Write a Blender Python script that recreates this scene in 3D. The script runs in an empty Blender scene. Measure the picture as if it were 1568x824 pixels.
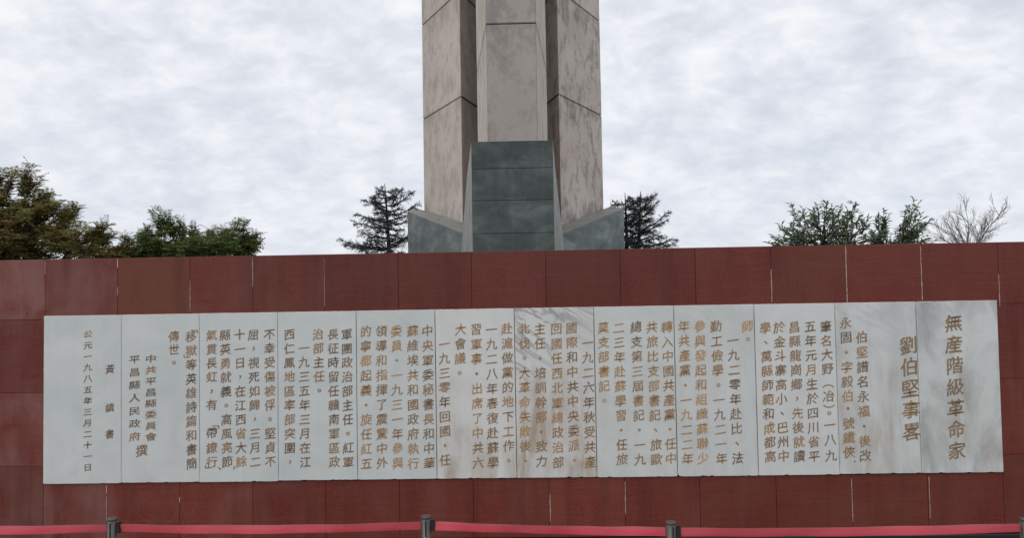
import bpy, bmesh, math, random
from mathutils import Vector, noise as mnoise
random.seed(7)
S = bpy.context.scene
C = S.collection

# ------------------------------------------------------------------ camera, sky, sun, exposure
F = 1230.0; EYE = 2.30
PITCH, YAW, ROLL = 0.0376, -0.0223, -0.0169
fw = Vector((math.sin(YAW)*math.cos(PITCH), math.cos(YAW)*math.cos(PITCH), math.sin(PITCH)))
r0 = Vector((math.cos(YAW), -math.sin(YAW), 0)); u0 = r0.cross(fw)
RV = math.cos(ROLL)*r0 + math.sin(ROLL)*u0
UV = -math.sin(ROLL)*r0 + math.cos(ROLL)*u0
from mathutils import Matrix
cd = bpy.data.cameras.new("camera"); cam = bpy.data.objects.new("camera", cd); C.objects.link(cam)
cd.sensor_fit = 'HORIZONTAL'; cd.sensor_width = 36.0; cd.lens = 36.0*F/1568.0
cd.clip_start = 0.05; cd.clip_end = 3000
m3 = Matrix((RV, UV, -fw)).transposed()
cam.matrix_world = Matrix.Translation((0, 0, EYE)) @ m3.to_4x4()
S.camera = cam

SUN_EL, SUN_AZ = math.radians(48), math.radians(-140)     # azimuth measured from +Y towards +X: behind and left of the viewer
sd = bpy.data.lights.new("sun", 'SUN'); sun = bpy.data.objects.new("sun", sd); C.objects.link(sun)
sd.energy = 0.55; sd.angle = math.radians(25); sd.color = (1.0, 0.965, 0.91)
sv = Vector((math.sin(SUN_AZ)*math.cos(SUN_EL), math.cos(SUN_AZ)*math.cos(SUN_EL), math.sin(SUN_EL)))
sun.rotation_euler = (-sv).to_track_quat('-Z', 'Y').to_euler(); sun.location = sv*50

W = bpy.data.worlds.new("World"); S.world = W; W.use_nodes = True
nt = W.node_tree; N = nt.nodes; L = nt.links
for n in list(N): N.remove(n)
def node(N, t, **k):
    n = N.new(t)
    for a, b in k.items():
        if a[:2] == 'i_':
            key = a[2:]; key = int(key) if key.isdigit() else key.replace('_', ' ')
            n.inputs[key].default_value = b
        else: setattr(n, a, b)
    return n
def mth(N, L, op, a, b=None, c=None, clamp=False):
    n = N.new('ShaderNodeMath'); n.operation = op; n.use_clamp = clamp
    for i, v in enumerate((a, b, c)):
        if v is None: continue
        if hasattr(v, 'links'): L.new(v, n.inputs[i])
        else: n.inputs[i].default_value = v
    return n.outputs[0]
def ramp(N, L, fac, pts, interp='LINEAR'):
    n = N.new('ShaderNodeValToRGB'); n.color_ramp.interpolation = interp
    e = n.color_ramp.elements
    while len(e) > 1: e.remove(e[-1])
    for i, (p, c) in enumerate(pts):
        if not isinstance(c, (tuple, list)): c = (c, c, c)
        if i == 0: el = e[0]; el.position = p
        else: el = e.new(p)
        el.color = (c[0], c[1], c[2], 1)
    L.new(fac, n.inputs[0]); return n.outputs[0]
def mixc(N, L, fac, a, b, mode='MIX'):
    n = N.new('ShaderNodeMix'); n.data_type = 'RGBA'; n.blend_type = mode
    if hasattr(fac, 'links'): L.new(fac, n.inputs[0])
    else: n.inputs[0].default_value = fac
    for s, v in ((n.inputs[6], a), (n.inputs[7], b)):
        if hasattr(v, 'links'): L.new(v, s)
        else: s.default_value = (v[0], v[1], v[2], 1)
    return n.outputs[2]
def noisen(N, L, vec, scale, detail=4, rough=.55, dist=0.0):
    n = node(N, 'ShaderNodeTexNoise'); n.inputs['Scale'].default_value = scale
    n.inputs['Detail'].default_value = detail; n.inputs['Roughness'].default_value = rough
    n.inputs['Distortion'].default_value = dist
    if vec is not None: L.new(vec, n.inputs['Vector'])
    return n.outputs[0]
def mapping(N, L, vec, loc=(0,0,0), rot=(0,0,0), sc=(1,1,1)):
    n = node(N, 'ShaderNodeMapping'); L.new(vec, n.inputs[0])
    n.inputs[1].default_value = loc; n.inputs[2].default_value = rot; n.inputs[3].default_value = sc
    return n.outputs[0]

sky = node(N, 'ShaderNodeTexSky', sky_type='NISHITA', sun_disc=False)
sky.sun_elevation = SUN_EL; sky.sun_rotation = SUN_AZ
tc = node(N, 'ShaderNodeTexCoord')
sx = node(N, 'ShaderNodeSeparateXYZ'); L.new(tc.outputs['Generated'], sx.inputs[0])
zz = mth(N, L, 'ADD', mth(N, L, 'MAXIMUM', sx.outputs[2], 0.0), 0.42)
cx = node(N, 'ShaderNodeCombineXYZ')
L.new(mth(N, L, 'DIVIDE', sx.outputs[0], zz), cx.inputs[0]); L.new(mth(N, L, 'DIVIDE', sx.outputs[1], zz), cx.inputs[1])
v1 = mapping(N, L, cx.outputs[0], loc=(3.1, 1.7, 0), rot=(0, 0, math.radians(8)), sc=(1.25, 1.1, 1))
v2 = mapping(N, L, cx.outputs[0], loc=(8.3, 4.2, 0), rot=(0, 0, math.radians(6)), sc=(1.05, 1.25, 1))
n1 = noisen(N, L, v1, 6.0, 6, .56, .35)
n2 = noisen(N, L, v2, 15.0, 5, .58, .3)
n3 = noisen(N, L, v2, 1.9, 2, .5)
cl = mth(N, L, 'ADD', mth(N, L, 'ADD', mth(N, L, 'MULTIPLY', n1, .44), mth(N, L, 'MULTIPLY', n2, .34)), mth(N, L, 'MULTIPLY', n3, .22))
ccol = ramp(N, L, cl, [(.36, (.68, .715, .785)), (.44, (.76, .79, .86)), (.505, (.845, .87, .93)), (.565, (.94, .95, .985)), (.64, (1.02, 1.015, 1.03))], 'B_SPLINE')
hz = ramp(N, L, sx.outputs[2], [(0.0, 1.0), (.10, .55), (.30, 0.0)])
ccol = mixc(N, L, mth(N, L, 'MULTIPLY', hz, .55), ccol, (.74, .785, .88))
skl = mixc(N, L, 1.0, sky.outputs[0], (.09, .09, .09), 'MULTIPLY')
fin = mixc(N, L, .93, skl, ccol)
bg = node(N, 'ShaderNodeBackground'); L.new(fin, bg.inputs[0]); bg.inputs[1].default_value = 1.0
wo = node(N, 'ShaderNodeOutputWorld'); L.new(bg.outputs[0], wo.inputs[0])

S.view_settings.view_transform = 'Standard'; S.view_settings.look = 'None'
S.view_settings.exposure = 0.0; S.view_settings.gamma = 1.0; S.view_settings.use_curve_mapping = False
S.cycles.max_bounces = 6; S.cycles.diffuse_bounces = 4; S.cycles.transparent_max_bounces = 6

def P(px, py, D):
    """the place at depth D that a given photo point looks at (used once to survey the place)"""
    d = fw + RV*((px-784.0)/F) - UV*((py-412.0)/F)
    t = D/d.y
    return Vector((d.x*t, D, EYE + d.z*t))

# ------------------------------------------------------------------ materials
def new_mat(name):
    m = bpy.data.materials.new(name); m.use_nodes = True
    N = m.node_tree.nodes; L = m.node_tree.links
    return m, N, L, N['Principled BSDF']
def bump(N, L, h, strength, dist, b):
    n = node(N, 'ShaderNodeBump'); n.inputs['Strength'].default_value = strength
    n.inputs['Distance'].default_value = dist; L.new(h, n.inputs['Height']); L.new(n.outputs[0], b.inputs['Normal'])
def oattr(N, name):
    n = N.new('ShaderNodeAttribute'); n.attribute_type = 'OBJECT'; n.attribute_name = name; return n.outputs['Fac']

def mat_granite():
    m, N, L, b = new_mat("red_granite")
    g = node(N, 'ShaderNodeNewGeometry').outputs['Position']
    tone = oattr(N, 'tone'); milky = oattr(N, 'milky')
    fine = noisen(N, L, g, 85, 5, .85)
    mid = noisen(N, L, mapping(N, L, g, sc=(1, 1, .6)), 3.0, 5, .6, .6)
    streak = noisen(N, L, mapping(N, L, g, sc=(7, 1, .5)), 1.0, 4, .6)
    base = ramp(N, L, fine, [(.34, (.082, .011, .007)), (.50, (.142, .021, .014)), (.64, (.225, .050, .035))])
    base = mixc(N, L, ramp(N, L, mid, [(.35, 0.0), (.7, .55)]), base, (.155, .040, .022))
    rub = noisen(N, L, mapping(N, L, g, sc=(1.5, 1, 34)), 2.2, 4, .6)
    base = mixc(N, L, ramp(N, L, rub, [(.45, 0.0), (.75, .35)]), base, (.20, .062, .045))
    # milky sky reflection on the polish, painted into the base colour
    sky_sheen = mth(N, L, 'MULTIPLY', ramp(N, L, mid, [(.38, 0.15), (.66, 1.0)]), milky, clamp=True)
    base = mixc(N, L, mth(N, L, 'MULTIPLY', sky_sheen, .55), base, (.27, .15, .14))
    base = mixc(N, L, mth(N, L, 'MULTIPLY', ramp(N, L, streak, [(.55, 0.0), (.78, 1.0)]), .22), base, (.20, .075, .065))
    brown = oattr(N, 'brown'); base = mixc(N, L, brown, base, (.175, .070, .028))
    wet = noisen(N, L, mapping(N, L, g, loc=(2, 0, 5), sc=(4.5, 1, .45)), 1.3, 5, .62)
    base = mixc(N, L, ramp(N, L, wet, [(.50, 0.0), (.72, .45)]), base, (.062, .012, .009))
    tn = node(N, 'ShaderNodeHueSaturation'); L.new(base, tn.inputs['Color']); L.new(tone, tn.inputs['Value'])
    L.new(tn.outputs[0], b.inputs['Base Color'])
    L.new(ramp(N, L, mid, [(.3, .22), (.7, .46)]), b.inputs['Roughness'])
    b.inputs['Specular IOR Level'].default_value = .30
    bump(N, L, noisen(N, L, g, 2.2, 2, .4), .12, .02, b)
    return m
def mat_marble():
    m, N, L, b = new_mat("white_marble")
    t = node(N, 'ShaderNodeTexCoord').outputs['Object']
    g = node(N, 'ShaderNodeNewGeometry').outputs['Position']
    sp = node(N, 'ShaderNodeSeparateXYZ'); L.new(t, sp.inputs[0])
    zc = sp.outputs[2]
    tone = oattr(N, 'tone'); rust = oattr(N, 'rust'); vein = oattr(N, 'vein'); smud = oattr(N, 'smudge'); warm = oattr(N, 'warm')
    cloud = noisen(N, L, g, 2.2, 5, .6, 1.0)
    base = ramp(N, L, cloud, [(.30, (.60, .635, .62)), (.55, (.675, .705, .685)), (.75, (.735, .755, .725))])
    base = mixc(N, L, warm, base, (.75, .735, .69))
    # veins: thin dark diagonal threads
    vm = mapping(N, L, mapping(N, L, g, rot=(0, math.radians(-32), 0)), sc=(1.0, 1, 4.5))
    vn = noisen(N, L, vm, 1.6, 6, .62, .8)
    rid = mth(N, L, 'ABSOLUTE', mth(N, L, 'SUBTRACT', vn, .5))
    vmask = mth(N, L, 'MULTIPLY', ramp(N, L, rid, [(0, 1.0), (.022, .5), (.07, 0.0)]), vein, clamp=True)
    topm = ramp(N, L, mth(N, L, 'SUBTRACT', zc, mth(N, L, 'MULTIPLY', sp.outputs[0], .9)), [(.45, .04), (1.1, 1.0)])
    base = mixc(N, L, mth(N, L, 'MULTIPLY', mth(N, L, 'MULTIPLY', vmask, topm), .62), base, (.20, .175, .20))
    # smoke-grey smudges
    sm = ramp(N, L, noisen(N, L, mapping(N, L, g, loc=(.9,0,.75), sc=(2.4, 1, 1.0)), 1.7, 5, .6, .5), [(.43, 0.0), (.66, 1.0)])
    base = mixc(N, L, mth(N, L, 'MULTIPLY', mth(N, L, 'MULTIPLY', sm, smud), .62), base, (.25, .235, .225))
    # rust water that ran down from the lettering
    st = noisen(N, L, mapping(N, L, g, sc=(6.0, 1, .9)), 1.5, 5, .6, .5)
    rn = noisen(N, L, mapping(N, L, g, loc=(4, 0, 2), sc=(1.6, 1, 1.3)), 1.6, 4, .6)
    low = ramp(N, L, zc, [(.05, 1.0), (.75, .55), (1.3, .12)])
    rm = mth(N, L, 'MULTIPLY', mth(N, L, 'MULTIPLY', ramp(N, L, st, [(.36, 0.0), (.60, 1.0)]), ramp(N, L, rn, [(.38, .15), (.62, 1.0)])), low)
    rm = mth(N, L, 'MULTIPLY', rm, rust, clamp=True)
    base = mixc(N, L, mth(N, L, 'MULTIPLY', rm, .8), base, (.36, .245, .16))
    st2 = noisen(N, L, mapping(N, L, g, loc=(9, 0, 0), sc=(14.0, 1, .35)), 1.4, 3, .5)
    base = mixc(N, L, mth(N, L, 'MULTIPLY', ramp(N, L, st2, [(.5, 0.0), (.8, 1.0)]), .10), base, (.42, .43, .43))
    tn = node(N, 'ShaderNodeHueSaturation'); L.new(base, tn.inputs['Color']); L.new(tone, tn.inputs['Value'])
    L.new(tn.outputs[0], b.inputs['Base Color'])
    b.inputs['Roughness'].default_value = .42; b.inputs['Specular IOR Level'].default_value = .35
    bump(N, L, noisen(N, L, g, 60, 3, .6), .08, .004, b)
    return m
def mat_simple(name, col, rough=.6, metal=0.0, var=.25, scale=30, spec=.5, bmp=0):
    m, N, L, b = new_mat(name)
    g = node(N, 'ShaderNodeNewGeometry').outputs['Position']
    n = noisen(N, L, g, scale, 5, .6)
    lo = tuple(c*(1-var) for c in col); hi = tuple(min(1, c*(1+var)) for c in col)
    L.new(ramp(N, L, n, [(.3, lo), (.7, hi)]), b.inputs['Base Color'])
    b.inputs['Roughness'].default_value = rough; b.inputs['Metallic'].default_value = metal
    b.inputs['Specular IOR Level'].default_value = spec
    if bmp: bump(N, L, n, bmp, .01, b)
    return m
def mat_paint():
    m, N, L, b = new_mat("inscription_paint")
    g = node(N, 'ShaderNodeNewGeometry').outputs['Position']
    a = N.new('ShaderNodeAttribute'); a.attribute_name = 'paint'; 
    n = noisen(N, L, g, 70, 4, .65)
    f = mth(N, L, 'ADD', a.outputs['Fac'], mth(N, L, 'MULTIPLY', mth(N, L, 'SUBTRACT', n, .5), 1.1), clamp=True)
    c = ramp(N, L, f, [(.0, (.125, .098, .075)), (.35, (.215, .150, .095)), (.7, (.40, .235, .10)), (1.0, (.56, .33, .13))])
    L.new(c, b.inputs['Base Color']); b.inputs['Roughness'].default_value = .55
    return m
def mat_concrete(name="weathered_render", gmul=1.0):
    m, N, L, b = new_mat(name)
    g = node(N, 'ShaderNodeNewGeometry').outputs['Position']
    mould = oattr(N, 'mould'); grey = oattr(N, 'grey')
    big = noisen(N, L, g, .6, 4, .55, .4)
    fine = noisen(N, L, g, 22, 5, .7)
    base = ramp(N, L, big, [(.3, (.58, .50, .435)), (.55, (.68, .60, .53)), (.75, (.73, .655, .585))])
    base = mixc(N, L, ramp(N, L, fine, [(.35, .22), (.65, 0.0)]), base, (.30, .26, .235))
    base = mixc(N, L, mth(N, L, 'MULTIPLY', grey, gmul), base, (.36, .335, .31))
    m1 = noisen(N, L, mapping(N, L, g, rot=(0, math.radians(20), 0), sc=(1.3, 1.3, .9)), 2.3, 9, .72, .3)
    m2 = noisen(N, L, mapping(N, L, g, sc=(1, 1, .16)), 4.5, 5, .6)
    mm = mth(N, L, 'ADD', mth(N, L, 'MULTIPLY', m1, .85), mth(N, L, 'MULTIPLY', m2, .15))
    spz = node(N, 'ShaderNodeSeparateXYZ'); L.new(g, spz.inputs[0])
    foot = ramp(N, L, mth(N, L, 'MULTIPLY', spz.outputs[2], .1), [(.40, .13), (.50, .0)])
    mm = mth(N, L, 'ADD', mm, foot)
    under = mth(N, L, 'SUBTRACT', oattr(N, 'joint_height'), spz.outputs[2])       # run-off held below each joint
    mm = mth(N, L, 'ADD', mm, ramp(N, L, under, [(.0, .09), (.22, .045), (.8, 0.0)]))
    mk = mth(N, L, 'MULTIPLY', ramp(N, L, mm, [(.50, 0.0), (.57, .55), (.66, 1.0)]), mould, clamp=True)
    base = mixc(N, L, mth(N, L, 'MULTIPLY', mk, .72), base, (.14, .128, .12))
    L.new(base, b.inputs['Base Color']); b.inputs['Roughness'].default_value = .85
    b.inputs['Specular IOR Level'].default_value = .25
    bump(N, L, fine, .25, .02, b)
    return m
def mat_slate():
    m, N, L, b = new_mat("green_granite")
    g = node(N, 'ShaderNodeNewGeometry').outputs['Position']
    tone = oattr(N, 'tone')
    a = noisen(N, L, mapping(N, L, g, sc=(1, 1, 1.7)), 1.5, 7, .62, .5)
    f = noisen(N, L, g, 45, 4, .7)
    base = ramp(N, L, a, [(.32, (.034, .046, .043)), (.5, (.072, .090, .084)), (.66, (.145, .17, .16))])
    base = mixc(N, L, ramp(N, L, f, [(.35, .3), (.6, 0.0)]), base, (.035, .05, .048))
    dr = noisen(N, L, mapping(N, L, g, sc=(5, 5, .4)), 1.4, 4, .6)
    base = mixc(N, L, mth(N, L, 'MULTIPLY', ramp(N, L, dr, [(.52, 0.0), (.75, 1.0)]), .18), base, (.19, .21, .20))
    tn = node(N, 'ShaderNodeHueSaturation'); L.new(base, tn.inputs['Color']); L.new(tone, tn.inputs['Value'])
    L.new(tn.outputs[0], b.inputs['Base Color']); b.inputs['Roughness'].default_value = .42
    bump(N, L, a, .15, .03, b)
    return m
def mat_leaf(name, transl=.35):
    m, N, L, b = new_mat(name)
    a = N.new('ShaderNodeVertexColor'); a.layer_name = 'leafcol'
    L.new(a.outputs[0], b.inputs['Base Color']); b.inputs['Roughness'].default_value = .55
    b.inputs['Specular IOR Level'].default_value = .3
    tr = node(N, 'ShaderNodeBsdfTranslucent'); L.new(a.outputs[0], tr.inputs[0])
    mx = node(N, 'ShaderNodeMixShader'); mx.inputs[0].default_value = transl
    out = N['Material Output']; L.new(b.outputs[0], mx.inputs[1]); L.new(tr.outputs[0], mx.inputs[2]); L.new(mx.outputs[0], out.inputs[0])
    return m
def mat_belt():
    m, N, L, b = new_mat("red_webbing")
    g = node(N, 'ShaderNodeNewGeometry').outputs['Position']
    uvn = N.new('ShaderNodeAttribute'); uvn.attribute_name = 'across'
    c = ramp(N, L, uvn.outputs['Fac'], [(0.0, (.50, .030, .055)), (.4, (.66, .038, .070)), (.7, (.60, .055, .080)), (1.0, (.50, .09, .10))])
    n = noisen(N, L, mapping(N, L, g, sc=(1.2, 1, 14)), 4, 4, .6)
    c = mixc(N, L, ramp(N, L, n, [(.3, 0.0), (.75, .5)]), c, (.50, .13, .15))
    L.new(c, b.inputs['Base Color']); b.inputs['Roughness'].default_value = .5
    b.inputs['Sheen Weight'].default_value = .2
    bump(N, L, noisen(N, L, mapping(N, L, g, sc=(900, 1, 300)), 1, 2, .5), .1, .001, b)
    return m
def mat_paving():
    m, N, L, b = new_mat("grey_paving")
    g = node(N, 'ShaderNodeNewGeometry').outputs['Position']
    br = node(N, 'ShaderNodeTexBrick'); L.new(g, br.inputs['Vector']); br.inputs['Scale'].default_value = 1.6
    br.inputs['Color1'].default_value = (.30, .29, .275, 1); br.inputs['Color2'].default_value = (.36, .35, .33, 1)
    br.inputs['Mortar'].default_value = (.14, .135, .125, 1); br.inputs['Mortar Size'].default_value = .008
    c = mixc(N, L, ramp(N, L, noisen(N, L, g, .8, 6, .6), [(.35, .4), (.7, 0.0)]), br.outputs[0], (.18, .17, .16))
    L.new(c, b.inputs['Base Color']); b.inputs['Roughness'].default_value = .75
    return m
GRANITE = mat_granite(); MARBLE = mat_marble(); PAINT = mat_paint(); CONC = mat_concrete('weathered_render', 0.0); CONCG = mat_concrete('rain_greyed_render', 1.0); SLATE = mat_slate()
CAPM = mat_simple("grey_granite", (.275, .275, .255), .6, 0, .22, 2.5)
CORE = mat_simple("mortar_dark_red", (.075, .022, .02), .9, 0, .35, 40)
GROUTJ = mat_simple("pale_joint_mortar", (.40, .385, .37), .9, 0, .3, 60)
LIME = mat_simple("white_lime", (.52, .40, .37), .9, 0, .35, 90)
PINK = mat_simple("pink_mortar", (.60, .42, .40), .9, 0, .25, 60)
PLINTH = mat_simple("black_granite", (.012, .012, .013), .28, 0, .5, 120)
DARKJ = mat_simple("dark_joint", (.03, .028, .026), .95, 0, .3, 30)
STEEL = mat_simple("dull_steel", (.12, .108, .098), .36, .7, .18, 9)
BLACK = mat_simple("black_plastic", (.012, .010, .011), .45, 0, .3, 60)
BARK = mat_simple("bark", (.085, .068, .055), .9, 0, .4, 14, .2, .4)
BARK2 = mat_simple("grey_bark", (.24, .225, .21), .9, 0, .3, 14, .2, .4)
BELT = mat_belt(); PAVE = mat_paving()
LEAF = mat_leaf("leaf", .42); NEEDLE = mat_leaf("needle", .1)

# ------------------------------------------------------------------ object helpers
def link(name, mesh, mat, parent=None, loc=(0, 0, 0)):
    o = bpy.data.objects.new(name, mesh); C.objects.link(o); o.location = loc
    if mat is not None and not mesh.materials: mesh.materials.append(mat)
    if parent: o.parent = parent
    return o
def mesh_from(verts, faces, name="mesh", smooth=False):
    me = bpy.data.meshes.new(name); me.from_pydata([tuple(v) for v in verts], [], faces); me.update()
    if smooth:
        for p in me.polygons: p.use_smooth = True
    return me
def empty(name, loc, label, cat, group=None, rz=0):
    o = bpy.data.objects.new(name, None); C.objects.link(o); o.location = loc; o.rotation_euler.z = rz
    o.empty_display_size = .2; o['label'] = label; o['category'] = cat
    if group: o['group'] = group
    return o
def bm_mesh(bm, name="mesh", smooth=False):
    bmesh.ops.recalc_face_normals(bm, faces=bm.faces)
    me = bpy.data.meshes.new(name); bm.to_mesh(me); bm.free()
    if smooth:
        for p in me.polygons: p.use_smooth = True
    return me
def box_bm(x0, x1, y0, y1, z0, z1, bev=0.0, seg=1):
    bm = bmesh.new()
    vs = [bm.verts.new((x, y, z)) for x in (x0, x1) for y in (y0, y1) for z in (z0, z1)]
    for f in ((0,1,3,2),(4,6,7,5),(0,4,5,1),(2,3,7,6),(0,2,6,4),(1,5,7,3)): bm.faces.new([vs[i] for i in f])
    if bev: bmesh.ops.bevel(bm, geom=list(bm.edges), offset=bev, segments=seg, affect='EDGES')
    return bm
def prism_bm(poly, z0, z1, bev=0.0, poly_top=None):
    bm = bmesh.new(); n = len(poly); pt = poly_top or poly
    a = [bm.verts.new((p[0], p[1], z0 if len(p) < 3 else p[2])) for p in poly]
    b = [bm.verts.new((p[0], p[1], z1 if len(p) < 3 else p[2])) for p in pt]
    bm.faces.new(a[::-1]); bm.faces.new(b)
    for i in range(n): bm.faces.new((a[i], a[(i+1)%n], b[(i+1)%n], b[i]))
    bmesh.ops.recalc_face_normals(bm, faces=bm.faces)
    if bev: bmesh.ops.bevel(bm, geom=list(bm.edges), offset=bev, segments=2, affect='EDGES')
    return bm

# ------------------------------------------------------------------ ground
g = link("ground", mesh_from([(-900,-900,0),(900,-900,0),(900,900,0),(-900,900,0)], [(0,1,2,3)]), mat_simple("earth", (.12,.11,.085), .9, 0, .35, .6)); g['kind'] = 'structure'
g = link("pavement", mesh_from([(-40,-40,.004),(40,-40,.004),(40,6.49,.004),(-40,6.49,.004)], [(0,1,2,3)]), PAVE); g['kind'] = 'structure'

# ------------------------------------------------------------------ the red granite wall
DS = 6.50            # face of the marble slabs
DG = 6.518           # face of the granite tiles
zt = P(784, 384.3, DG).z; zs = P(784, 472.7, DS).z; zb = P(784, 733.2, DS).z
zbase = P(1037, 821.6, DG).z
z1 = P(30, 490, DG).z; z2 = P(30, 602, DG).z; z3 = P(30, 715, DG).z
X0 = P(66.5, 613.5, DS).x; SW = .6422
wall = empty("granite_wall", (0, DG, 0), "long red granite wall that carries the white inscribed tablet", "wall")
def wpart(name, bm, mat):
    o = link(name, bm_mesh(bm), mat, wall); o.location = (0, -DG, 0); return o
XL, XR = -5.9, 5.9
wpart("core", box_bm(XL, XR, DG+.012, DG+.42, .30, zt-.004), CORE)
wpart("plinth", box_bm(XL-.03, XR+.03, DG-.035, DG+.45, 0.0, zbase-.002, .006), PLINTH)
wpart("coping", box_bm(XL-.004, XR+.004, DG+.022, DG+.43, zt-.06, zt+.001, .004), GRANITE)
bpy.data.objects['coping']['tone'] = .9; bpy.data.objects['coping']['milky'] = .3
def joints(pix, y):
    return [P(px, y - (px-784)*.0155, DG).x for px in pix]
jt = joints([69,180,291,387,497,610,722,836,950,1065,1181,1296,1411,1529], 430)
jb = joints([66,163,275,387,499,612,725,841,957,1072,1189,1305,1421,1537], 775)
def extend(j):
    j = list(j); 
    while j[0]-.6 > XL+.1: j.insert(0, j[0]-.6)
    while j[-1]+.6 < XR-.1: j.append(j[-1]+.6)
    return [XL]+j+[XR]
jt_all = extend(jt); jb_all = extend(jb)
GAP = .0016
def tile(x0, x1, za, zb_, tone=None, milky=None):
    w, h = x1-x0-2*GAP, zb_-za-2*GAP
    dy = random.uniform(-.0012, .0012)
    bm = box_bm(0, w, 0, .018, 0, h, .0012)
    o = link("granite_tile", bm_mesh(bm), GRANITE, wall)
    o.location = (x0+GAP, dy, za+GAP)
    xc = (x0+x1)/2
    o['tone'] = float(tone if tone is not None else random.uniform(.86, 1.14)*(.93 if zb_ > zt-.01 else 1))
    o['milky'] = float(milky if milky is not None else max(.12, .55-.16*(xc+3.6)) * random.uniform(.6, 1.2))
    o['brown'] = float(max(0, random.gauss(.03, .06)))
    return o
for i in range(len(jt_all)-1):
    a, b = jt_all[i], jt_all[i+1]; xc = (a+b)/2; tone = milk = None
    if abs(xc-P(124, 430, DG).x) < .2: tone, milk = 1.0, .7
    if abs(xc-P(235, 430, DG).x) < .2: tone, milk = .95, .25
    if xc < P(69, 430, DG).x: tone, milk = 1.12, 1.25
    tt = tile(a, b, z1, zt, tone, milk)
    if abs(xc-P(235, 430, DG).x) < .2: tt['brown'] = .32
zlow = zb - .0035  # gap bares the dark core, standing in for the slabs' contact shadow
for i in range(len(jb_all)-1):
    a, b = jb_all[i], jb_all[i+1]; xc = (a+b)/2
    if xc < jb[0] or xc > jb[-1]: tile(a, b, zbase, z3)
    else: tile(a, b, zbase, zlow, random.uniform(.95, 1.22))
side = [(a, b) for a, b in zip(jt_all[:-1], jt_all[1:]) if b <= jt[0]+.01 or a >= jt[-1]-.01]
for a, b in side:
    aa = a; bb = b
    if abs(bb-jt[0]) < .02: bb = X0+.004
    if abs(aa-jt[-1]) < .02: aa = X0+12*SW-.004
    tile(aa, bb, z2, z1); tile(aa, bb, z3, z2)
# filler strips left and right of the tablet, where the column joints stand back of its edges
def ragged_strip(x, za, zb_, w):
    n = max(6, int((zb_-za)/.012)); vs = []; fs = []
    for i in range(n+1):
        z = za+(zb_-za)*i/n
        ww = .60*w*(.40+.8*abs(mnoise.noise(Vector((x*9, z*21, .3)))) + .25*random.random())*(.4 if i in (0, n) else 1)
        off = .002*mnoise.noise(Vector((x*5, z*14, 4)))
        vs += [(x-ww/2+off, -.0016, z), (x+ww/2+off, -.0016, z), (x+ww/2+off, .004, z), (x-ww/2+off, .004, z)]
    for i in range(n):
        k = i*4
        fs += [(k, k+1, k+5, k+4), (k+1, k+2, k+6, k+5), (k+3, k, k+4, k+7)]
    fs += [(3, 2, 1, 0), (n*4, n*4+1, n*4+2, n*4+3)]
    o = link("lime_streak", mesh_from(vs, fs), LIME, wall); return o
def streak_px(px, y0, y1, D=DG, w=.008):
    a = P(px, y0, D); b = P(px, y1, D); x = min((abs(j-a.x), j) for j in jt+jb)[1]
    ragged_strip(x, b.z, a.z, w)
for args in ((180,396,411,DG,.014),(180,440,452,DG,.006),(291,430,478,DG,.007),(69,400,420,DG,.006),(387,394,440,DG,.006),
             (1181,412,464,DG,.011),(1296,376,464,DG,.013),(1411,376,460,DG,.010),(1529,420,470,DG,.008),(497,395,470,DG,.004),
             (163,743,757,DG,.014),(163,760,800,DG,.005),(842,757,800,DG,.011),(958,738,788,DG,.011),(1305,733,800,DG,.009),(1421,730,795,DG,.008),(275,762,770,DG,.012)):
    streak_px(*args)

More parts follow.
